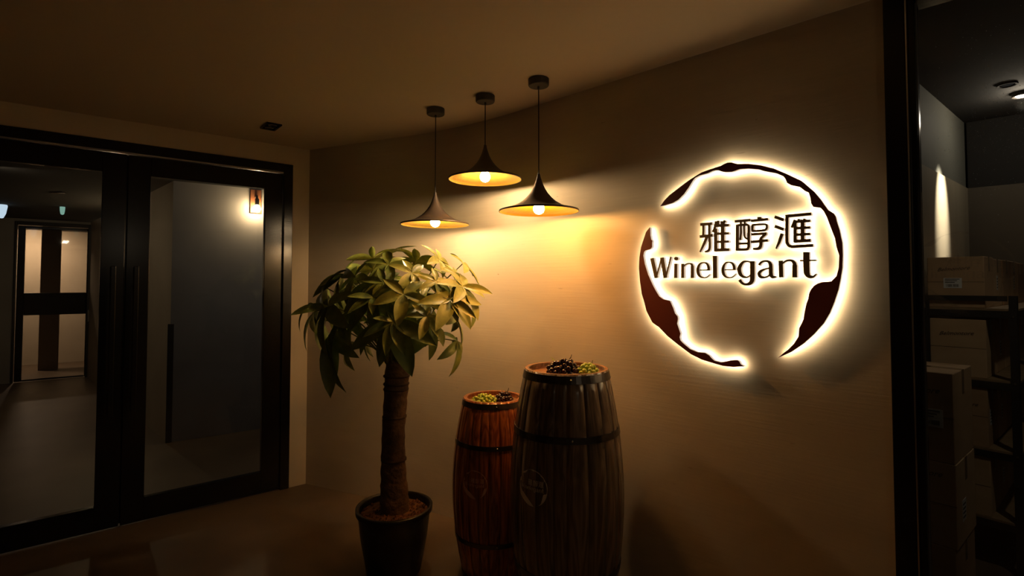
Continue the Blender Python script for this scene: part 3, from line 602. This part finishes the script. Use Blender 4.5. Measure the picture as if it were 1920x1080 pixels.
# ------------------------------------------------------------------ barrels
def barrel(cx, cy, ht, rt, rb, mat_, label, seed, la, lsize, lz, pm, logo_lbl, rot):
    t = thing('wine_barrel', (cx, cy, 0), label, 'barrel'); rg = random.Random(seed); ns = 22
    def rad(z):
        q = (z - ht / 2) / (ht / 2); return rb - (rb - rt) * abs(q) ** 1.9
    NZ = 14
    a = rot
    widths = [rg.uniform(0.75, 1.3) for _ in range(ns)]; tot = sum(widths)
    for i in range(ns):
        da = widths[i] / tot * 2 * PI; a0, a1 = a + 0.0013, a + da - 0.0013; a += da
        vs = []; fs_ = []; jo = rg.uniform(-0.0005, 0.0005); NA = 3
        for j in range(NZ + 1):
            z = ht * j / NZ; ro = rad(z) + jo; ri = ro - 0.020
            for k in range(NA + 1):
                aa = a0 + (a1 - a0) * k / NA; e = 0
                vs.append(((ro + e) * math.cos(aa), (ro + e) * math.sin(aa), z))
            vs.append((ri * math.cos(a1), ri * math.sin(a1), z)); vs.append((ri * math.cos(a0), ri * math.sin(a0), z))
        K = NA + 3
        for j in range(NZ):
            for k in range(K): fs_.append((j * K + k, j * K + (k + 1) % K, (j + 1) * K + (k + 1) % K, (j + 1) * K + k))
        fs_.append(tuple(range(K))[::-1]); fs_.append(tuple(NZ * K + k for k in range(K)))
        b = MB(); b.add(vs, fs_); o = b.build('stave', mat_, t)
        for p in o.data.polygons: p.use_smooth = len(p.vertices) == 4 and (p.index % K) < NA and p.index < NZ * K
    # liner so no light leaks between staves
    b = MB(); b.lathe([(rad(z) - 0.017, z) for z in [0.01 + (ht - 0.06) * j / 12 for j in range(13)]], 32); b.build('inner_shell', M['barkring'], t)
    # head of boards, recessed
    hz = ht - 0.026; hr = rad(hz) - 0.019; nb = 6
    for i in range(nb):
        x0 = -hr + 2 * hr * i / nb + 0.0012; x1 = -hr + 2 * hr * (i + 1) / nb - 0.0012; pts = []
        for k in range(6):
            x = x0 + (x1 - x0) * k / 5; pts.append((x, math.sqrt(max(hr * hr - x * x, 0))))
        pts += [(x, -y) for x, y in reversed(pts)]
        n = len(pts); vs = [(x, y, hz - 0.015) for x, y in pts] + [(x, y, hz) for x, y in pts]
        b = MB(); b.add(vs, [tuple(range(n))[::-1], tuple(range(n, 2 * n))] + [(k, (k + 1) % n, n + (k + 1) % n, n + k) for k in range(n)])
        b.v = [(x * math.cos(0.5) - y * math.sin(0.5), x * math.sin(0.5) + y * math.cos(0.5), z) for x, y, z in b.v]
        b.build('head_board', M['head'], t)
    # chime ring: pale stave ends seen from above
    b = MB(); b.lathe([(rt - 0.018, ht - 0.026), (rt - 0.014, ht + 0.0005), (rt - 0.001, ht + 0.001), (rt + 0.0005, ht - 0.004)], 48); tag(b.build('chime_ring', M['head'], t, smooth=False), 'pale orange wooden rim at the top')
    k_ = ht / 1.2
    for z0, z1 in ((ht - 0.036 * k_ - 0.006, ht - 0.006), (ht * 0.775 - 0.03 * k_, ht * 0.775), (ht * 0.225, ht * 0.225 + 0.03 * k_), (0.006, 0.006 + 0.036 * k_)):
        b = MB(); b.lathe([(rad(z0) + 0.0005, z0), (rad(z0) + 0.003, z0), (rad(z1) + 0.003, z1), (rad(z1) + 0.0005, z1)], 56)
        hp = b.build('hoop', M['hoop'], t, smooth=False)
        for da in (0.10, PI + 0.10):
            aa = math.atan2(-cy, -cx) + da; zc_ = (z0 + z1) / 2; rr_ = rad(zc_) + 0.003
            b = MB(); b.lathe([(0.0055, 0.0), (0.005, 0.0025), (0.003, 0.004), (0.0003, 0.0045)], 10)
            rv = b.build('rivet', M['steel'], hp, smooth=True); rv.location = (rr_ * math.cos(aa), rr_ * math.sin(aa), zc_)
            rv.rotation_euler = (0, PI / 2, aa)
    # printed logo
    fa = math.atan2(-cy, -cx) - la; ls = lsize
    def mp(x, y):
        z = lz + y * ls; rr2 = rad(z) + 0.0018; aa = fa + x * ls / rad(z); return Vector((cx + rr2 * math.cos(aa), cy + rr2 * math.sin(aa), z))
    tag(logo(mp, 'printed_logo', pm, t), logo_lbl)
    return t
def lz_at(px, py, Y): return at_y(px, py, Y).z
B1 = (0.268, 2.60); B2 = (-0.107, 3.0)
SR = 0.475   # true radius of the wall sign, metres
barrel(*B1, 1.20, 0.204, 0.277, M['woodA'], 'tall dark brown wine barrel with black hoops, standing at the right, nearer the camera', 11, math.radians(32), 0.085 / SR, lz_at(1005, 920, 2.36), M['print'], 'pale round printed logo', 0.1)
barrel(*B2, 0.972, 0.168, 0.230, M['woodB'], 'small reddish wine barrel standing between the tree and the bigger barrel', 5, math.radians(23), 0.077 / SR, lz_at(896, 908, 2.8), M['print2'], 'faded round printed logo', 0.5)

# grapes
def grapes(name, P, n, rad_, ext, m, label, seed):
    t = thing(name, P, label, 'grapes'); rg = random.Random(seed)
    bm = bmesh.new(); bmesh.ops.create_icosphere(bm, subdivisions=2, radius=rad_)
    for v in bm.verts: v.co.z *= 1.12
    me = bpy.data.meshes.new('grape'); bm.to_mesh(me); bm.free(); me.materials.append(m)
    for p in me.polygons: p.use_smooth = True
    pts = []; tries = 0
    while len(pts) < n and tries < 9000:
        tries += 1
        x = rg.uniform(-1, 1); y = rg.uniform(-1, 1)
        if x * x + y * y > 1: continue
        zmax = ext[2] * math.sqrt(max(0, 1 - (x * x + y * y) * 0.85)); z = rad_ + rg.random() ** 0.7 * max(zmax - rad_, 0)
        q = Vector((x * ext[0], y * ext[1], z))
        if all((q - o).length > rad_ * 1.62 for o in pts): pts.append(q)
    for q in pts:
        o = link('grape', me, t); o.location = q; o.rotation_euler = (rg.uniform(-0.9, 0.9), rg.uniform(-0.9, 0.9), 0)
    b = MB(); b.tube([(0, 0, rad_), (ext[0] * 0.2, 0, ext[2] * 0.7), (ext[0] * 0.5, 0.01, ext[2] * 1.15), (ext[0] * 0.55, 0.01, ext[2] * 1.15 + 0.012)], 0.0022, 6)
    for k in range(5):
        a = k * 1.3; b.tube([(0, 0, ext[2] * 0.4), (math.cos(a) * ext[0] * 0.5, math.sin(a) * ext[1] * 0.5, ext[2] * 0.85)], 0.0012, 5)
    b.build('stem', M['stalk'] if m is M['grapeG'] else M['barkring'], t); return t
hz1 = 1.20 - 0.026; hz2 = 0.972 - 0.026
bunch = grapes('dark_grape_bunch', (0.250, 2.555, hz1), 70, 0.0118, (0.075, 0.062, 0.072), M['grapeD'], 'bunch of dark purple grapes on top of the tall brown barrel', 1)
grapes('green_grape_bunch', (0.365, 2.555, hz1), 44, 0.0115, (0.052, 0.055, 0.048), M['grapeG'], 'bunch of green grapes on top of the tall brown barrel', 2)
grapes('green_grape_bunch', (-0.158, 2.945, hz2), 60, 0.0095, (0.068, 0.062, 0.048), M['grapeG'], 'bunch of green grapes on top of the small red barrel', 3)
grapes('dark_grape_bunch', (-0.045, 2.985, hz2), 42, 0.0098, (0.047, 0.055, 0.055), M['grapeD'], 'bunch of dark grapes on top of the small red barrel', 4)

# ------------------------------------------------------------------ potted tree
TX, TY = -0.665, 3.0
tree = thing('potted_tree', (TX, TY, 0), 'potted money tree with a thick trunk and drooping palmate leaves under the left lamp', 'plant')
zr = 0.36
b = MB(); b.lathe([(0.001, 0.0), (0.14, 0.0), (0.15, 0.01), (0.185, 0.2), (0.20, zr - 0.03), (0.212, zr - 0.025), (0.213, zr), (0.20, zr + 0.003), (0.192, zr - 0.01), (0.188, zr - 0.05)], 40); b.build('pot', M['pot'], tree, smooth=True)
b = MB(); b.lathe([(0.001, zr - 0.02), (0.07, zr - 0.024), (0.14, zr - 0.03), (0.189, zr - 0.036)], 28)
for i in range(150):
    a = R.uniform(0, 2 * PI); q = R.uniform(0.08, 0.178); s_ = R.uniform(0.007, 0.014); x, y, z = q * math.cos(a), q * math.sin(a), zr - 0.028
    b.add([(x - s_, y, z), (x, y - s_, z), (x + s_, y, z), (x, y + s_, z), (x, y, z + s_), (x, y, z - s_)], [(0, 1, 4), (1, 2, 4), (2, 3, 4), (3, 0, 4), (1, 0, 5), (2, 1, 5), (3, 2, 5), (0, 3, 5)])
tag(b.build('gravel_top', M['soil'], tree), kind='stuff')
tp = [(0.0, zr - 0.04, 0.082), (0.0, 0.44, 0.076), (-0.005, 0.55, 0.070), (-0.006, 0.68, 0.066), (-0.006, 0.80, 0.064), (0.0, 0.93, 0.066), (0.005, 1.03, 0.067), (0.008, 1.11, 0.070), (0.006, 1.16, 0.062), (0.0, 1.20, 0.030)]
vs, fs_ = [], []; N = 20; LV = 44
def trunk_at(z):
    for i in range(len(tp) - 1):
        if tp[i][1] <= z <= tp[i + 1][1]:
            t_ = (z - tp[i][1]) / (tp[i + 1][1] - tp[i][1]); return [tp[i][k] * (1 - t_) + tp[i + 1][k] * t_ for k in (0, 1, 2)]
    return tp[-1]
for j in range(LV + 1):
    z = tp[0][1] + (tp[-1][1] - tp[0][1]) * j / LV; x, _, rr_ = trunk_at(z)
    rr_ *= 1 + 0.025 * math.sin(z * 70) + R.uniform(-0.01, 0.01)
    for k in range(N):
        a = 2 * PI * k / N; q = rr_ * (1 + 0.05 * math.sin(3 * a + z * 6) + R.uniform(-0.015, 0.015)); vs.append((x + q * math.cos(a), q * math.sin(a), z))
fs_ = [(j * N + k, j * N + (k + 1) % N, (j + 1) * N + (k + 1) % N, (j + 1) * N + k) for j in range(LV) for k in range(N)] + [tuple(LV * N + k for k in range(N))]
b = MB(); b.add(vs, fs_); trunk = b.build('trunk', M['bark'], tree, smooth=True)
for z, e in ((1.015, 0.003), (1.045, 0.004), (1.09, 0.004), (0.86, 0.002), (0.62, 0.002)):
    x, _, q = trunk_at(z); b = MB(); b.lathe([(q * 0.98, -0.008), (q * 1.03 + e, -0.004), (q * 1.03 + e, 0.004), (q * 0.98, 0.008)], 20, (x, 0, z)); tag(b.build('bark_scar', M['barkring'], trunk, smooth=True), 'dark ring scar on the trunk')

def leaflet_mesh(name, m, droop, wd):
    """unit length along +X, normal +Z, folded on the midrib, drooping"""
    n = 7; vs = []; a = 0.12; x = z = 0.0
    for i in range(n + 1):
        q = i / n
        hw = wd * (math.sin(PI * min(q ** 0.85, 1)) ** 0.8 if 0 < q < 1 else 0.0) + (0.012 if i == 0 else 0.0) + 0.002
        fold = hw * 0.32
        vs += [(x, -hw, z + fold), (x, -hw * 0.5, z + fold * 0.35), (x, 0, z), (x, hw * 0.5, z + fold * 0.35), (x, hw, z + fold)]
        ang = a - droop * (q ** 1.1); x += math.cos(ang) / n; z += math.sin(ang) / n
    fs_ = [(i * 5 + k, (i + 1) * 5 + k, (i + 1) * 5 + k + 1, i * 5 + k + 1) for i in range(n) for k in range(4)]
    me = bpy.data.meshes.new(name); me.from_pydata(vs, [], fs_); me.materials.append(m)
    for p in me.polygons: p.use_smooth = True
    me.update(); return me
LM = [leaflet_mesh('leaflet', M['leaf'], 0.45, 0.17), leaflet_mesh('leaflet', M['leaf'], 0.8, 0.165), leaflet_mesh('leaflet', M['leaf2'], 0.4, 0.18), leaflet_mesh('leaflet', M['leaf2'], 0.7, 0.175)]
o = link('leaf', LM[2], bunch); o.location = (-0.035, 0.02, 0.045); o.scale = (0.055, 0.06, 0.055); o.rotation_euler = (0.3, -0.8, 2.4); tag(o, 'small pale leaf on the bunch')
# hub px, py, depth, leaflet length (m), droop class, number, yellowish
HUBS = [(737,603,2.62,.215,1,7,0),(800,593,2.60,.105,0,6,1),(845,562,2.68,.17,0,6,1),(867,537,2.80,.18,0,6,1),(818,527,2.72,.095,0,6,1),(700,558,2.68,.17,1,7,0),
 (615,574,2.80,.22,1,6,0),(757,552,2.66,.15,0,5,1),(773,512,2.78,.12,0,6,1),(729,495,2.86,.15,0,6,0),(823,486,2.92,.13,0,6,1),(645,514,2.95,.20,1,6,0),(623,622,2.84,.27,2,5,0),
 (691,530,2.82,.16,1,6,0),(735,472,3.02,.15,0,6,1),(868,494,3.02,.13,0,5,1),(808,612,2.76,.17,2,5,0),(858,640,2.92,.15,2,5,0),(650,652,2.9,.12,2,4,1),(716,600,2.85,.17,1,6,0),
 (666,592,2.88,.18,1,6,0),(700,505,3.1,.18,0,6,0),(780,575,2.85,.16,1,6,0),(760,530,2.95,.17,0,6,0),(680,545,3.1,.18,1,6,0),(840,525,3.05,.16,0,6,1),(640,560,3.12,.18,1,6,0),(735,560,3.1,.18,1,6,0),
 (800,545,3.15,.18,1,6,0),(850,590,3.08,.17,1,5,0),(700,485,3.2,.15,0,5,0),(780,490,3.2,.15,0,6,1),(600,600,3.0,.17,2,5,0),(760,585,2.74,.15,1,5,0),(720,530,2.74,.14,0,6,0),(790,560,2.72,.12,0,5,1),(850,510,2.9,.11,0,5,1),
 (612,540,2.95,.20,1,5,0),(590,585,3.0,.17,1,5,0),(640,600,2.76,.17,1,6,0),(690,620,3.0,.16,2,5,0),(575,575,2.9,.10,1,3,0),(880,560,2.95,.14,1,5,0),(665,520,2.85,.15,0,5,0)]
rg = random.Random(21)
EXTRA = {(615, 574): [(547, 596, 2.72)], (623, 622): [(618, 744, 2.76)], (737, 603): [(812, 655, 2.52), (684, 636, 2.54), (700, 600, 2.55), (724, 668, 2.5), (756, 668, 2.5)], (867, 537): [(921, 556, 2.82)],
         (845, 562): [(857, 606, 2.62), (888, 600, 2.64)], (700, 558): [(652, 560, 2.62), (655, 590, 2.6), (698, 592, 2.58)], (645, 514): [(600, 540, 2.9), (590, 560, 2.9)]}
top = Vector((0, 0, 1.17)); ccen = Vector((0, 0, 1.42))
for hx_, hy_, dY, ll, dc, nl, yel in HUBS:
    hub = at_y(hx_, hy_, dY) - Vector((TX, TY, 0))
    out = (hub - ccen); out.z = 0; hd = out.length; outn = out.normalized() if hd > 0.02 else Vector((0, -1, 0))
    nrm = (outn * (1.15 + (0.2 if dc else 0)) * min(1, hd / 0.28) + Vector((0, 0, 1.0 - 0.25 * dc)) + Vector((rg.uniform(-.15, .15), rg.uniform(-.25, .05), 0))).normalized()
    a = math.atan2(outn.y, outn.x); st = Vector((0.035 * math.cos(a), 0.035 * math.sin(a), 1.13 + rg.uniform(0, 0.04)))
    mid = st.lerp(hub, 0.5) + Vector((0, 0, 0.05)) - outn * 0.02
    base = bpy.data.objects.new('tmp', None)
    pts = [st, st.lerp(mid, 0.5) + Vector((0, 0, 0.02)), mid, mid.lerp(hub, 0.55) + Vector((0, 0, 0.025)), hub]
    b = MB(); b.tube(pts, [0.006, 0.0045, 0.004, 0.0035, 0.003], 6); st_o = b.build('leaf_stalk', M['stalk'], tree, smooth=True)
    x = nrm.cross(Vector((0, 0, 1)));
    x = x.normalized() if x.length > 0.05 else Vector((1, 0, 0))
    y = nrm.cross(x).normalized(); a0 = rg.uniform(0, 6.28)
    for k in range(nl):
        aa = a0 + 2 * PI * k / nl + rg.uniform(-0.2, 0.2)
        d = (x * math.cos(aa) + y * math.sin(aa)).normalized()
        # leaflets pointing uphill are shorter; whole leaf sags
        L_ = 1.1 * ll * (1.0 + 0.22 * (-d.z)) * rg.uniform(0.82, 1.12)
        sag = {0: 0.08, 1: 0.22, 2: 0.65}[dc] + rg.uniform(-0.08, 0.12)
        d2_ = (d - nrm * sag * 0.5 - Vector((0, 0, sag * 0.6))).normalized()
        side = nrm.cross(d2_).normalized(); up = d2_.cross(side).normalized()
        tip = hub + d2_ * L_
        # keep clear of the wall behind
        wp = Vector((TX, TY, 0)) + tip
        me = LM[(2 if yel else 0) + (1 if dc else 0)]
        o = link('leaflet', me, st_o)
        rot = Matrix((d2_, side, up)).transposed().to_4x4()
        sc_ = Matrix.Diagonal((L_, L_ * rg.uniform(0.9, 1.1), L_, 1))
        o.matrix_local = Matrix.Translation(hub) @ rot @ sc_
    bpy.data.objects.remove(base)
    for tx_, ty_, tY in EXTRA.get((hx_, hy_), ()):                 # long leaflets that stand out of the crown
        v = at_y(tx_, ty_, tY) - Vector((TX, TY, 0)) - hub; d2_ = (v.normalized() + Vector((0, 0, 0.12))).normalized()
        side = Vector((0, -0.8, 0.6)).cross(d2_).normalized(); up = d2_.cross(side).normalized()
        o = link('leaflet', LM[2 if yel else 0], st_o); L_ = v.length * 1.03
        o.matrix_local = Matrix.Translation(hub) @ Matrix((d2_, side, up)).transposed().to_4x4() @ Matrix.Diagonal((L_, L_ * 0.85, L_, 1))

# ------------------------------------------------------------------ stock room: rack and boxes
RF = Vector((2.709, 3.0, 0)); RWd = 0.13
LV_ = [(1.473, 0.30), (1.07, 0.335), (0.677, 0.345), (0.29, 0.335)]
rack = thing('storage_rack', tuple(RF), 'black metal storage rack with wooden boards holding rows of cartons', 'rack')
def rk(a, d, z): return RF + BX * a + BD * d + Vector((0, 0, z))
def rbox(b, a0, a1, d0, d1, z0, z1): b.box(rk(a0, d0, z0), BX * (a1 - a0), BD * (d1 - d0), (0, 0, z1 - z0))
RL, RR, RDp = -0.29, 0.135, 1.56
for a_, dd in ((RL, 0), (RR, 0), (RL, RDp), (RR, RDp), (RR, RDp / 2)):
    b = MB(); sx = -1 if a_ > 0 else 1
    b.box(rk(a_, dd, 0), BX * 0.036 * sx, BD * 0.003, (0, 0, 1.546)); b.box(rk(a_, dd, 0), BX * 0.003 * sx, BD * (0.036 if dd < RDp else -0.036), (0, 0, 1.546))
    u_ = pbuild(b, 'upright', M['matte'], rack)
    if dd == 0 and a_ > 0:
        for z in (1.43, 1.06, 0.66, 0.5):
            b = MB(); b.tube([rk(a_ - 0.018, -0.001, z), rk(a_ - 0.018, -0.006, z)], 0.006, 10); pbuild(b, 'bolt', M['steel'], u_)
for z, h in LV_:
    b = MB(); rbox(b, RL + 0.004, RR - 0.004, 0.004, RDp - 0.004, z - 0.012, z); pbuild(b, 'shelf_board', M['shelf'], rack)
    b = MB(); rbox(b, RL + 0.003, RR - 0.003, 0.0032, 0.012, z - 0.052, z - 0.0125); rbox(b, RR - 0.012, RR - 0.0032, 0.012, RDp - 0.01, z - 0.052, z - 0.0125); pbuild(b, 'shelf_beam', M['matte'], rack)
b = MB(); rbox(b, RL + 0.003, RR - 0.04, -0.004, -0.001, 1.515, 1.545); pbuild(b, 'top_rail', M['matte'], rack)

def text_mesh(s, size, shear=0.0):
    cu = bpy.data.curves.new('t', 'FONT'); cu.body = s; cu.size = size; cu.shear = shear; cu.resolution_u = 2
    o = bpy.data.objects.new('t', cu); COL.objects.link(o); dg = bpy.context.evaluated_depsgraph_get()
    me = bpy.data.meshes.new_from_object(o.evaluated_get(dg)); bpy.data.objects.remove(o)
    return [v.co.copy() for v in me.vertices], [tuple(p.vertices) for p in me.polygons]
TXT = text_mesh('Belmontore', 0.05, 0.45)
def carton(P, wd, dp, h, label, group, m, script=None, lab=None, sidelab=None, tape=True):
    """P front-right lower corner; width goes to -BX, depth along +BD"""
    t = thing('carton', tuple(P), label, 'box', group)
    X = -BX; b = MB(); b.box(Vector((0, 0, 0)), X * wd, BD * dp, (0, 0, h)); bevel(b.build('box_body', m, t), 0.003, 1)
    b = MB(); g = 0.0006                                             # flap seam along the top
    b.box(Vector((0, 0, h)) + BD * (dp / 2 - 0.002), X * wd, BD * 0.004, (0, 0, g)); b.box(-BD * g + Vector((0, 0, h * 0.5)), X * wd, BD * g, (0, 0, 0.002)); b.build('flap_seam', M['ink'], t)
    if tape:
        b = MB(); b.box(BX * 0.0 + BD * (dp / 2 - 0.024) + Vector((0, 0, h * 0.72)), BX * 0.0008, BD * 0.048, (0, 0, h * 0.28)); b.box(BD * (dp / 2 - 0.024) + Vector((0, 0, h)), X * wd, BD * 0.048, (0, 0, 0.0012)); b.build('packing_tape', M['tape'], t)
    if script:
        sx, sz, s_ = script; b = MB(); V, Fc = TXT
        b.add([X * sx + (BX * v.x * s_) - BD * 0.0009 + Vector((0, 0, sz + v.y * s_ + v.x * 0.06 * s_)) for v in V], Fc); b.build('printed_name', M['ink'], t, fixn=False)
    if lab:
        lx, lz, lw, lh = lab; b = MB(); b.box(X * (lx + lw) - BD * 0.0012 + Vector((0, 0, lz)), BX * lw, BD * 0.001, (0, 0, lh)); pp = b.build('paper_label', M['paper'], t)
        b = MB()
        for k in range(3): b.box(X * (lx + lw * 0.92) - BD * 0.0018 + Vector((0, 0, lz + lh * (0.9 - 0.16 * k) - 0.003)), BX * lw * (0.8 - 0.13 * k), BD * 0.0005, (0, 0, 0.004))
        for k in range(14): b.box(X * (lx + lw * 0.86 - k * lw * 0.052) - BD * 0.0018 + Vector((0, 0, lz + lh * 0.12)), BX * lw * R.choice((0.015, 0.03)), BD * 0.0005, (0, 0, lh * 0.26))
        b.build('label_print', M['ink'], pp)
    if sidelab:
        ly, lz, lw, lh = sidelab; b = MB(); b.box(BX * 0.0002 + BD * ly + Vector((0, 0, lz)), BX * 0.001, BD * lw, (0, 0, lh)); pp = b.build('paper_label', M['paper'], t)
        b = MB()
        for k in range(4): b.box(BX * 0.0013 + BD * (ly + lw * 0.15) + Vector((0, 0, lz + lh * (0.15 + 0.2 * k))), BX * 0.0004, BD * lw * 0.7, (0, 0, lh * 0.08))
        b.build('label_print', M['ink'], pp)
    return t
lvn = ['top shelf', 'second shelf', 'third shelf', 'bottom shelf']; orda = ['front', 'second', 'third', 'fourth', 'rearmost']
for li, (z, h) in enumerate(LV_):
    dd = 0.012
    for k in range(5):
        dpth = 0.285; mm = M['card'] if (li + k) % 2 == 0 else M['card2']
        wdt = 0.262 + (0.0 if k == 0 else R.uniform(-0.012, 0.0))
        carton(rk(R.uniform(-0.004, 0.004), dd, z), wdt, dpth, h * (1 if k == 0 else R.uniform(0.9, 1.0)),
               f'{orda[k]} brown carton of the row on the rack\'s {lvn[li]}', f'cartons on the rack\'s {lvn[li]}', mm,
               script=((0.215, 0.215, 0.62), (0.215, 0.235, 0.66), (0.19, 0.22, 0.6), None)[li] if k == 0 else None,
               lab=(0.10, 0.115, 0.085, 0.06) if (li == 0 and k == 0) else None,
               sidelab=(0.05, 0.12, 0.05, 0.09) if li in (2,) and k == 0 else ((0.1, 0.1, 0.04, 0.09) if k in (1, 3) else None))
        dd += dpth + R.uniform(0.012, 0.025)
# stack on the floor in front of the rack
FS = Vector((2.05, 2.449, 0)); zz = 0
hs = [0.385, 0.39, 0.42]; nm = ['bottom', 'middle', 'top']
for k, h in enumerate(hs):
    carton(FS + BX * R.uniform(-0.004, 0.006) + BD * R.uniform(0, 0.006) + Vector((0, 0, zz)), 0.27, 0.40, h - 0.001, f'{nm[k]} carton of the floor stack beside the window post', 'stacked cartons behind the glass', M['card'] if k != 1 else M['card2'],
           script=((0.235, 0.31, 0.75) if k else None), lab=((0.04, 0.16, 0.09, 0.085) if k == 2 else None), sidelab=((0.1, 0.1, 0.08, 0.1) if k == 1 else None))
    zz += h

# ------------------------------------------------------------------ rear of the lobby (behind the viewer), closes the room
b = MB(); b.box((-6.4, -4.3, 0), (10.3, 0, 0), (0, 0.1, 0), (0, 0, ZC)); tag(b.build('wall_front', M['grey']), 'grey wall behind the viewer', 'wall', kind='structure')
b = MB(); e_ = W0 + WD * 5.2; b.box((e_.x, -4.2, 0), (0.1, 0, 0), (0, e_.y + 4.2, 0), (0, 0, ZC)); tag(b.build('wall_right', M['grey']), 'grey wall to the right behind the viewer', 'wall', kind='structure')
